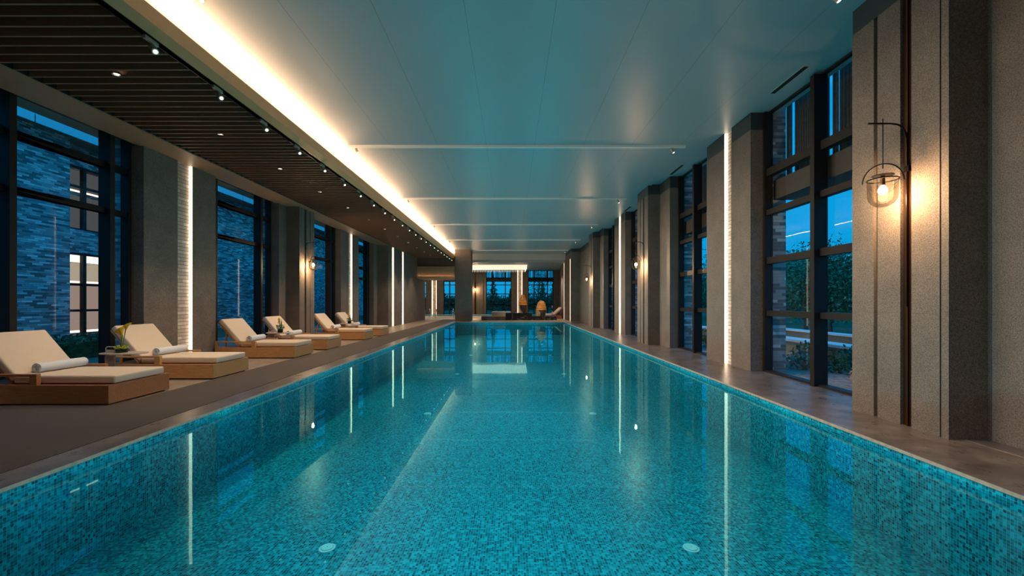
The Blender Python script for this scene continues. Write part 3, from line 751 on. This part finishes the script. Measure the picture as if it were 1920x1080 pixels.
for i, (d, x, wm, lb) in enumerate(spots_l):
    if i < 2:
        t = lounger(M[wm], lb, (x, d, 0.0))
        if i == 1: first = t
    else:
        dup(first, (x, d, 0.0), label=lb, group='teak sun loungers beside the pool')
    tl = (x-1.20, d+0.27+0.02*(i % 2), 0.366+0.063); rz = math.radians(R.uniform(-3, 5))
    lbt = 'rolled white towel lying on the %s' % tw_lab[i]
    if tw0 is None:
        tw0 = thing('rolled_towel', lbt, 'towel', tl, rz, group='rolled white towels on the loungers')
        m = MB()
        # spiral roll: outer body as a slightly lumpy cylinder with folded flap
        prof = []
        for k in range(60):
            a = 2*PI*k*2.6/59; r = 0.018+0.045*k/59
            prof.append((r, a))
        n = 14; rings = []
        ends = [0.0, 0.006, 0.02, 0.15, 0.31, 0.45, 0.60, 0.614, 0.62]
        th_ = 0.009
        for j, yy in enumerate(ends):
            ex = 0.0
            row = []
            for r, a in prof:
                rr_ = r+0.0015*math.sin(5*a+j)
                row.append((m.b.verts.new((rr_*math.cos(a), yy+0.004*math.sin(3*a), rr_*math.sin(a))), m.b.verts.new(((rr_+th_)*math.cos(a), yy+0.004*math.sin(3*a), (rr_+th_)*math.sin(a)))))
            rings.append(row)
        for j in range(len(rings)-1):
            for k in range(len(prof)-1):
                for q in (0, 1): m.b.faces.new((rings[j][k][q], rings[j][k+1][q], rings[j+1][k+1][q], rings[j+1][k][q]))
        for j in (0, len(rings)-1):
            for k in range(len(prof)-1): m.b.faces.new((rings[j][k][0], rings[j][k+1][0], rings[j][k+1][1], rings[j][k][1]))
        for j in range(len(rings)-1):
            for k in (0, len(prof)-1): m.b.faces.new((rings[j][k][0], rings[j][k][1], rings[j+1][k][1], rings[j+1][k][0]))
        m.tube([(0, 0.012, 0), (0, 0.608, 0)], 0.018, 12)
        m.build('towel_roll', M['towel'], tw0, smooth=True)
    else: dup(tw0, tl, rz, lbt, 'rolled white towels on the loungers')

# side tables + vases
def table(loc, label, rz=0):
    t = thing('side_table', label, 'side table', loc, rz, group='low side tables between loungers')
    pts = []
    for k in range(36):
        a = 2*PI*k/36; r = 0.5
        pts.append((0.33*math.copysign(abs(math.cos(a))**0.8, math.cos(a))+0.02, 0.20*math.copysign(abs(math.sin(a))**0.8, math.sin(a))))
    MB().prism(pts, 0.485, 0.500, 'z').build('table_top', M['table'], t)
    m = MB(); x0 = -0.27
    m.box(x0, x0+0.15, -0.008, 0.008, 0.012, 0.485); m.build('stem_plate', M['table'], t)
    hd = [(x0, -0.0, 0.50), (x0, 0, 0.565), (x0+0.012, 0, 0.585), (x0+0.03, 0, 0.592), (x0+0.12, 0, 0.592), (x0+0.138, 0, 0.585), (x0+0.15, 0, 0.565), (x0+0.15, 0, 0.50)]
    MB().tube(hd, 0.008, 8).box(x0, x0+0.15, -0.006, 0.006, 0.50, 0.545).build('carry_handle', M['table'], t)
    MB().box(-0.28, 0.16, -0.15, 0.15, 0.0, 0.012, 0.003).build('foot_plate', M['table'], t)
    return t
ta = table((-6.12, 6.73, 0), 'low beige side table with carry handle between the first and second loungers')
dup(ta, (-6.05, 11.12, 0), label='low beige side table with carry handle between the third and fourth loungers')
dup(ta, (-6.02, 15.8, 0), label='low beige side table with carry handle between the fifth and farthest loungers')
def calla(m, mp_, base, tip, tilt):
    pass
t = thing('flower_bowl', 'glass bowl of yellow calla lilies and lime blooms on the nearest side table', 'flower arrangement', (-6.14, 6.73, 0.50))
MB().lathe([(0.055, 0.0), (0.075, 0.004), (0.08, 0.055), (0.078, 0.06), (0.072, 0.012), (0.0, 0.008)], 24).build('bowl', M['vase'], t, smooth=True)
MB().lathe([(0.0, 0.01), (0.070, 0.013), (0.073, 0.045), (0.0, 0.05)], 20).build('leaf_filling', M['stem'], t)
m = MB()
for (dx, dy, hh) in ((-0.01, 0, 0.25), (0.05, 0.01, 0.34), (0.03, -0.02, 0.28)):
    m.tube([(0, 0, 0.04), (dx*0.4, dy, hh*0.5), (dx, dy, hh)], 0.006, 8)
m.build('stem', M['stem'], t)
for (dx, dy, hh, tx) in ((-0.01, 0, 0.25, -0.04), (0.05, 0.01, 0.34, 0.03), (0.03, -0.02, 0.28, -0.03)):
    m = MB(); rings = []
    for k, (r, z) in enumerate(((0.008, 0), (0.014, 0.03), (0.022, 0.06), (0.036, 0.085), (0.052, 0.10))):
        ring = []
        for q in range(14):
            a = 2*PI*q/14; lift = 0.035*(k/4)**2*math.cos(a)
            ring.append(m.b.verts.new((dx+tx*(k/4)+r*math.cos(a)*1.1, dy+r*math.sin(a), hh+z+lift)))
        rings.append(ring)
    for k in range(4):
        for q in range(14): m.b.faces.new((rings[k][q], rings[k][(q+1) % 14], rings[k+1][(q+1) % 14], rings[k+1][q]))
    m.build('calla_flower', M['yellow'], t, smooth=True)
for (dx, dy, z, r) in ((-0.07, 0.0, 0.085, 0.045), (-0.02, -0.05, 0.08, 0.04), (0.06, -0.02, 0.085, 0.04), (0.02, 0.05, 0.09, 0.04)):
    m = MB()
    for k in range(70):
        v = Vector((R.gauss(0, 1), R.gauss(0, 1), R.gauss(0, 1))).normalized()*r*R.uniform(.6, 1)
        m.leafquad((dx+v.x, dy+v.y, z+v.z*0.7), 0.014, R)
    m.build('lime_bloom', M['lime'], t)
def orchid(loc, label):
    t = thing('potted_flower', label, 'potted plant', loc, 0, group='small potted flowers on the side tables')
    MB().lathe([(0.05, 0), (0.062, 0.004), (0.066, 0.085), (0.058, 0.09), (0.05, 0.07)], 20).build('pot', M['iron'], t)
    m = MB()
    for k in range(160):
        a = R.uniform(0, 2*PI); r = 0.10*math.sqrt(R.random()); m.leafquad((r*math.cos(a), r*math.sin(a), 0.09+R.uniform(0, 0.11)), 0.022, R)
    for sx_, h in ((-0.03, 0.33), (0.03, 0.36), (0.06, 0.22), (0.05, 0.30)):
        m.tube([(0, 0, 0.08), (sx_*0.5, 0, h*0.6), (sx_, 0, h)], [0.008, 0.012, 0.003], 6)
    m.build('foliage', M['leaf2'], t)
    m = MB()
    for k in range(50): m.leafquad((-0.035+R.uniform(-.022, .022), R.uniform(-.02, .02), R.uniform(0.24, 0.38)), 0.022, R)
    m.build('yellow_blossom', M['yellow'], t)
    return t
orchid((-6.0, 11.1, 0.50), 'small pot with yellow blossom on the side table between the third and fourth loungers')
orchid((-5.98, 15.8, 0.50), 'small pot with yellow blossom on the side table before the farthest lounger')

# ------------------------------------------------------------------ far hall furniture
def block(name, label, cat, x0, x1, y0, y1, z1, mat):
    o = MB().box(x0, x1, y0, y1, 0.0, z1, 0.008).build(name, mat); tag(o, label, cat); return o
block('stone_step', 'long low brown stone bench beyond the pool end, left of the black plinths', 'bench', -2.1, -0.385, 30.2, 31.2, 0.27, M['coping'])
block('black_plinth', 'higher black veined marble plinth carrying the taller stone sculpture', 'plinth', -0.38, 1.50, 30.1, 31.6, 0.52, M['blackmarble'])
block('black_plinth', 'lower black marble plinth carrying the shorter rounded stone sculpture', 'plinth', 1.505, 3.24, 30.12, 31.6, 0.29, M['blackmarble'])
block('marble_block', 'pale marble block rising behind the low brown bench', 'marble block', -1.45, 0.0, 31.9, 32.9, 0.56, M['marble'])
def sculpture(loc, label, cat, prof, zsplit, seed, lean=0.0):
    rnd = random.Random(seed); t = thing('stone_sculpture', label, cat, loc, 0, group='egg shaped stone sculptures')
    n = 22
    def part(nm, zs, mat, face=False):
        m = MB(); rings = []
        for r, z in zs:
            ring = []
            for k in range(n):
                a = 2*PI*k/n; q = 1+0.03*math.sin(3*a+z*4)+0.02*math.sin(7*a)
                xx = r*q*math.cos(a); yy = r*q*0.8*math.sin(a)
                ring.append(m.b.verts.new((xx+lean*z, yy, z)))
            rings.append(ring)
        for i in range(len(rings)-1):
            for k in range(n): m.b.faces.new((rings[i][k], rings[i][(k+1) % n], rings[i+1][(k+1) % n], rings[i+1][k]))
        m.b.faces.new(rings[0][::-1]); m.b.faces.new(rings[-1])
        return m.build(nm, mat, t)
    def rad(z):
        for (r0, z0), (r1, z1) in zip(prof, prof[1:]):
            if z0 <= z <= z1: return r0+(r1-r0)*(z-z0)/(z1-z0)
        return prof[-1][0]
    H = prof[-1][1]
    lo = [(rad(zsplit*k/8)*0.985, zsplit*k/8) for k in range(9)]
    hi = [(rad(zsplit+(H-zsplit)*k/16)*(1+0.03*((k % 4) < 2)), zsplit+(H-zsplit)*k/16) for k in range(17)]
    part('dark_base', lo, M['darkstone']); part('amber_top', hi, M['gold'])
    # polished slanting facet on the front left of the base
    m = MB(); R0 = [(-rad(0.0)*1.0, 0.0), (-rad(0)*0.15, 0.0), (-rad(zsplit)*0.05, zsplit*0.55), (-rad(zsplit)*0.55, zsplit*0.985), (-rad(zsplit)*0.97, zsplit*0.985)]
    m.prism([(x+lean*z, z) for x, z in R0], -rad(0)*0.86, -rad(0)*0.2, 'y'); m.build('polished_facet', M['tanstone'], t)
sculpture((0.86, 30.8, 0.52), 'taller egg shaped stone sculpture with amber banded top on the higher plinth', 'sculpture', [(0.16, 0), (0.25, 0.3), (0.285, 0.55), (0.28, 0.8), (0.22, 1.0), (0.16, 1.15), (0.13, 1.25), (0.11, 1.30)], 0.55, 3)
sculpture((2.13, 30.8, 0.29), 'shorter rounded stone sculpture with amber banded top on the lower plinth', 'sculpture', [(0.34, 0), (0.37, 0.25), (0.37, 0.45), (0.33, 0.7), (0.27, 0.9), (0.19, 1.04), (0.09, 1.10)], 0.42, 5, 0.08)
for x in (0.5, 2.4):
    spot('hall_accent_beam', (x-1.2, 28.6, 4.3), (x, 30.9, 0.8), 260, (1.0, 0.72, 0.42), 44, 0.6, 0.03)
for x in (-9.0, -5.1, -1.6, 3.2):
    spot('hall_downlight_beam', (x, 33.0, 4.1), (x, 33.6, 0), 340, (1.0, 0.8, 0.6), 90, 0.6, 0.03)
# plunge pool
t = thing('plunge_pool', 'shallow white rimmed plunge pool along the far windows of the hall', 'plunge pool', (0, 0, 0))
m = MB(); m.box(-9.5, 3.3, 34.0, 34.3, 0, 0.15); m.box(-9.5, 3.3, 38.5, 38.8, 0, 0.15); m.box(-9.5, -9.2, 34.3, 38.5, 0, 0.15); m.box(3.0, 3.3, 34.3, 38.5, 0, 0.15); m.build('rim', M['creamp'], t)
MB().box(-9.2, 3.0, 34.3, 38.5, 0.001, 0.012).build('basin', M['mosaic'], t)
m = MB(); v = [m.b.verts.new(p) for p in ((-9.2, 34.3, 0.13), (3, 34.3, 0.13), (3, 38.5, 0.13), (-9.2, 38.5, 0.13))]; m.b.faces.new(v); m.build('water', M['water'], t)
def handrail(x, y, label, rz=0):
    t = thing('pool_handrail', label, 'handrail', (x, y, 0), rz, group='steel ladder handrails of the plunge pool')
    MB().tube([(0, 0, 0), (0, 0, 0.55), (0, 0.04, 0.68), (0, 0.14, 0.74), (0, 0.26, 0.70), (0, 0.38, 0.5), (0, 0.42, 0.155)], 0.022, 10).build('tube', M['rail'], t)
    MB().lathe([(0.05, 0), (0.05, 0.01), (0.02, 0.02)], 16).build('flange', M['rail'], t)
handrail(-6.42, 33.6, 'curved steel handrail under the bulkhead, leftmost'); handrail(-5.92, 33.6, 'curved steel handrail under the bulkhead, right beside the leftmost'); handrail(-4.52, 33.6, 'curved steel handrail just left of the square pillar', 0.3)
# small loungers at the far right
def slounger(y, label):
    t = thing('hall_lounger', label, 'sun lounger', (2.2, y, 0), 0, group='pale loungers at the far right of the hall')
    MB().box(0.0, 1.70, 0.02, 0.68, 0.0, 0.24, 0.01).build('base', M['teakred'], t)
    MB().box(0.0, 1.22, 0.0, 0.70, 0.242, 0.36, 0.03).build('seat_cushion', M['pink'], t, smooth=True)
    m = MB(); m.prism([(1.15, 0.25), (1.75, 0.80), (1.67, 0.88), (1.08, 0.345)], 0.0, 0.70, 'y', 0.02); m.build('back_cushion', M['pink'], t, smooth=True)
slounger(32.6, 'pale pink cushioned lounger at the far right of the hall, nearer of two')
slounger(33.9-0.5+0.25, 'pale pink cushioned lounger at the far right of the hall, farther of two')
t = thing('potted_orchid', 'slender cream orchid standing beside the small loungers in the far right', 'potted plant', (3.15, 32.42, 0.0))
MB().lathe([(0.0, 0), (0.13, 0), (0.13, 0.02), (0.02, 0.03), (0.02, 0.44), (0.14, 0.45), (0.14, 0.47), (0, 0.47)], 20).build('stand', M['table'], t)
MB().lathe([(0.04, 0.47), (0.05, 0.55), (0.03, 0.56)], 14).build('pot', M['creamp'], t)
m = MB().tube([(0, 0, 0.55), (0.02, 0, 0.75), (-0.02, 0, 0.92)], 0.006, 6)
for k in range(14): m.leafquad((R.uniform(-.05, .05), R.uniform(-.05, .05), 0.6+R.uniform(-.03, .06)), 0.04, R)
m.build('foliage', M['leaf2'], t)
m = MB()
for k in range(26): m.leafquad((-0.02+R.uniform(-.05, .05), R.uniform(-.04, .04), 0.92+R.uniform(-.07, .07)), 0.035, R)
m.build('blossom', M['creamp'], t)

# ------------------------------------------------------------------ outside: ground
for x0, x1, y0, y1, z1, lb in ((-90, -7.85, -20, 160, -0.05, 'dim courtyard lawn outside the left windows'), (5.2, 120, -20, 41.0, -0.12, 'dim garden lawn outside the right windows'), (-7.85, 120, 41.0, 160, -0.122, 'dim lawn beyond the far windows of the hall')):
    tag(MB().box(x0, x1, y0, y1, z1-0.25, z1).build('lawn', M['grass']), lb, 'lawn', kind='stuff')
# brick building to the left
B = thing('brick_building', 'grey brick building with lit windows across the courtyard on the left', 'building', (0, 0, 0))
XB = -15.0
m = MB()
m.box(XB-3, XB, 17.0, 60, -0.05, 6.7); m.box(XB-3, XB, 14.03, 17.0, 3.0, 3.8); m.box(XB-3, XB, 14.03, 17.0, 6.0, 6.7)
m.box(XB-3, XB, 14.03, 17.0, -0.05, 0.08)
m.box(XB-3, XB+0.5, -22.0, 14.03, -0.05, 6.7); m.box(XB-3, XB+0.5, 20.2, 21.0, -0.05, 6.7)
m.build('brick_wall', M['brick'], B)
m = MB()
y = -21.2
while y < 60:
    m.box(XB+1.18, XB+1.2, y, y+2.36, 6.52, 7.7); y += 2.4
m.build('metal_fascia', M['fascia_metal'], B)
MB().box(XB-3, XB+1.18, -22, 60, 6.7, 6.76).build('soffit', M['render'], B)
def bwin(y0, y1, z0, z1, mull, rails, lower):
    f0 = MB(); x = XB-0.10
    f0.box(x, x+0.09, y0, y0+0.08, z0, z1); f0.box(x, x+0.09, y1-0.08, y1, z0, z1); f0.box(x, x+0.09, y0+.08, y1-.08, z1-0.08, z1); f0.box(x, x+0.09, y0+.08, y1-.08, z0, z0+0.05)
    for q in mull: f0.box(x, x+0.12, q-0.06, q+0.06, z0+.05, z1-.08)
    for q in rails: f0.box(x, x+0.08, y0+.08, y1-.08, q-0.04, q+0.04)
    w = f0.build('window', M['bronze'], B)
    if lower:
        MB().box(x-0.5, x-0.45, y0, y1, 2.05, 2.70).build('glow_blind', M['shade_lit'], w)  # glowing panel stands in for a blind lit from inside
        MB().box(x-0.5, x-0.45, y0, y1, 2.72, z1).build('lit_ceiling_strip', M['strip_lit'], w)
        MB().box(x-0.5, x-0.45, y0, y1, 1.98, 2.045).build('light_line', M['strip_lit'], w)
        MB().box(x-0.5, x-0.45, y0, y1, 0.28, 1.975).build('back_wall', M['shade_lo'], w)
        MB().box(x-0.5, x-0.45, y0, y1, 0.2, 0.275).build('floor_light_line', M['strip_lit'], w)
    else:
        MB().box(x-0.5, x-0.45, y0, y1, z0, z1-0.9).build('back_wall', M['shade_dim'], w)
        MB().box(x-0.5, x-0.45, y0, y1, z1-0.68, z1).build('upper_wall', M['shade_dim'], w)
        MB().box(x-0.4, x-0.38, y0, y1, z1-0.78, z1-0.72).build('light_line', M['strip_lit'], w)
bwin(14.03, 17.0, 0.08, 3.0, [15.0, 16.0], [1.9, 1.0], True)
bwin(14.03, 17.0, 3.8, 6.0, [15.0, 16.0], [5.3], False)
# hedge left
m = MB()
for k in range(9000):
    m.leafquad((-10.2+R.uniform(-.4, .5), R.uniform(5, 14), R.uniform(-.05, 0.50)+0.05*math.sin(k)), 0.05, R)
m.box(-10.5, -9.85, 5.0, 14.0, -0.05, 0.38)
tag(m.build('clipped_hedge', M['leaf']), 'low dark green hedge in the courtyard outside the left windows', 'hedge')

# garden right: low wall with pale cap, planting
t = thing('garden_wall', 'low garden wall with pale cap outside the right windows, nearer one', 'garden wall', (0, 0, 0))
MB().box(7.1, 7.45, 4, 42, -0.12, 0.30).build('wall', M['render'], t); MB().box(7.05, 7.55, 4, 42, 0.30, 0.36).build('cap', M['caststone'], t)
t = thing('garden_wall', 'second pale capped garden wall farther out on the lawn at right', 'garden wall', (0, 0, 0))
MB().box(10.2, 10.5, 12, 17.2, -0.12, 0.25).build('wall', M['render'], t); MB().box(10.1, 10.6, 12, 17.2, 0.25, 0.30).build('cap', M['caststone'], t)
m = MB().box(5.2, 7.05, 3, 42, -0.12, -0.06); tag(m.build('mulch_bed', M['soil']), 'brown mulch bed between the right windows and garden wall', 'garden bed', kind='stuff')
def bush(loc, r, h, mat, label, n=420, size=0.045, grp='shrubs in the bed outside the right windows'):
    m = MB()
    for k in range(n):
        v = Vector((R.gauss(0, 1), R.gauss(0, 1), abs(R.gauss(0, 1)))).normalized()*R.uniform(.4, 1)
        m.leafquad((v.x*r, v.y*r, v.z*h), size, R)
    for k in range(8):
        a = R.uniform(0, 2*PI); m.tube([(0, 0, 0), (r*.6*math.cos(a), r*.6*math.sin(a), h*.7)], 0.008, 5)
    o = m.build('shrub', mat); o.location = loc; tag(o, label, 'shrub', grp); return o
pos = [(6.3, 7.3, 'leafred', 'russet shrub outside the nearest right window, behind its near pane'), (6.5, 8.2, 'leaf', 'dark green shrub outside the nearest right window against the garden wall'),
       (6.0, 8.7, 'leafred', 'russet shrub low at the far side of the nearest right window'), (6.6, 9.4, 'leaf', 'dark green shrub outside the nearest window, beside the brick edge'),
       (6.2, 12.7, 'leafred', 'russet shrub outside the second right window'), (6.5, 14.0, 'leaf', 'dark green shrub outside the second right window'), (6.4, 15.2, 'leaf', 'dark green shrub outside the second right window, farther one')]
for x, y, k, lb in pos: bush((x, y, -0.08), 0.45, 0.42 if k == 'leafred' else 0.55, M[k], lb)

# trees
def tree_mesh(seed, h, r, nleaf, conif=False):
    rnd = random.Random(seed); tr = MB(); lf = MB()
    tr.tube([(0, 0, 0), (rnd.uniform(-.1, .1), rnd.uniform(-.1, .1), h*0.3), (rnd.uniform(-.2, .2), rnd.uniform(-.2, .2), h*0.8)], [0.10, 0.075, 0.02], 8)
    tips = []
    if not conif:
        for k in range(16):
            a = rnd.uniform(0, 2*PI); z0 = h*rnd.uniform(0.12, 0.6); rr_ = r*rnd.uniform(.5, 1); z1 = z0+h*rnd.uniform(.2, .4)
            p0 = (0, 0, z0); p1 = (rr_*.5*math.cos(a), rr_*.5*math.sin(a), (z0+z1)/2+0.1); p2 = (rr_*math.cos(a), rr_*math.sin(a), min(z1, h))
            tr.tube([p0, p1, p2], [0.04, 0.025, 0.008], 5); tips += [p1, p2]
        tips += [(rnd.uniform(-.3, .3)*r, rnd.uniform(-.3, .3)*r, h*rnd.uniform(.75, .98)) for _ in range(6)]
        for k in range(nleaf):
            c = rnd.choice(tips); s = r*0.30
            lf.leafquad((c[0]+rnd.gauss(0, s), c[1]+rnd.gauss(0, s), max(0.5, c[2]+rnd.gauss(0, s*.8))), 0.085, rnd)
    else:
        for k in range(nleaf):
            z = h*(1-rnd.random()**0.6); q = r*(1-z/h)*(0.75+0.3*math.sin(z*9)); a = rnd.uniform(0, 2*PI); d = q*math.sqrt(rnd.random())
            lf.leafquad((d*math.cos(a), d*math.sin(a), z+0.2), 0.13, rnd)
    return tr, lf
def tree(seed, loc, h, r, n, mat, label, grp, conif=False):
    t = thing('conifer' if conif else 'garden_tree', label, 'tree', loc, 0, group=grp)
    a, b = tree_mesh(seed, h, r, n, conif); a.build('trunk', M['bark'], t); b.build('foliage', M[mat], t); return t
def wh(i): return ordn(i)
g1 = 'leafy trees in the garden at right'
k = 0
tps = [(13.5, 19.5), (15.2, 20.3), (18.3, 26.0), (21.5, 28.5), (16.8, 33), (15.6, 37), (19.5, 42), (24.0, 36), (14.0, 42), (28, 39), (12.5, 47)]
tlab = ['leafy tree in the garden behind the near pane of the nearest right window', 'leafy tree in the garden just right of the mullion of the nearest right window',
        'taller leafy tree beyond the garden wall seen in the nearest right window', 'far leafy tree filling the left pane of the nearest right window']
sx0 = []
for i, (x, y) in enumerate(tps):
    h = (3.3 if i < 2 else 4.7)*(1+0.12*math.sin(i*2.1))
    lb = tlab[i] if i < 4 else 'leafy garden tree on the right lawn, %s tree counting outward from the building' % ordn(i)
    tree(40+i, (x, y, -0.12), h, 1.9 if i < 2 else 2.3, 3400, 'leaf' if i % 2 else 'leaf2', lb, g1)
g2 = 'conifers on the lawn beyond the far wall'
for i in range(12):
    x = -13+i*2.5+R.uniform(-.8, .8); y = 58+R.uniform(0, 10); h = R.uniform(3.0, 5.6)
    tree(80+i, (x, y, -0.05), h, h*0.30, 1500, 'leaf', 'dark conifer outside beyond the hall, %s from the left' % ordn(i), g2, True)
tree(99, (-3.9, 50, -0.05), 4.0, 1.5, 1800, 'leaf2', 'round leafy tree at the left edge of the middle far window', g2)
tree(98, (3.1, 47, -0.05), 4.9, 1.3, 900, 'leaf2', 'open branched leafy tree at the left pane of the right far window', g2)
# distant boundary hedge
m = MB()
for k in range(7000): m.leafquad((R.uniform(-25, 20), 70+R.uniform(-.6, .6), R.uniform(-.05, 2.3)), 0.22, R)
m.box(-25, 20, 70, 70.5, -0.05, 1.9)
tag(m.build('boundary_hedge', M['leaf']), 'long dark boundary hedge far beyond the end windows', 'hedge')
m = MB()
for k in range(9000): m.leafquad((46+R.uniform(-.8, .8), R.uniform(20, 110), R.uniform(-.1, 3.6)+0.5*math.sin(k*.01)), 0.28, R)
m.box(46, 46.6, 20, 110, -0.1, 3.0)
tag(m.build('boundary_hedge', M['leaf']), 'tall dark boundary hedge far across the right hand lawn', 'hedge')
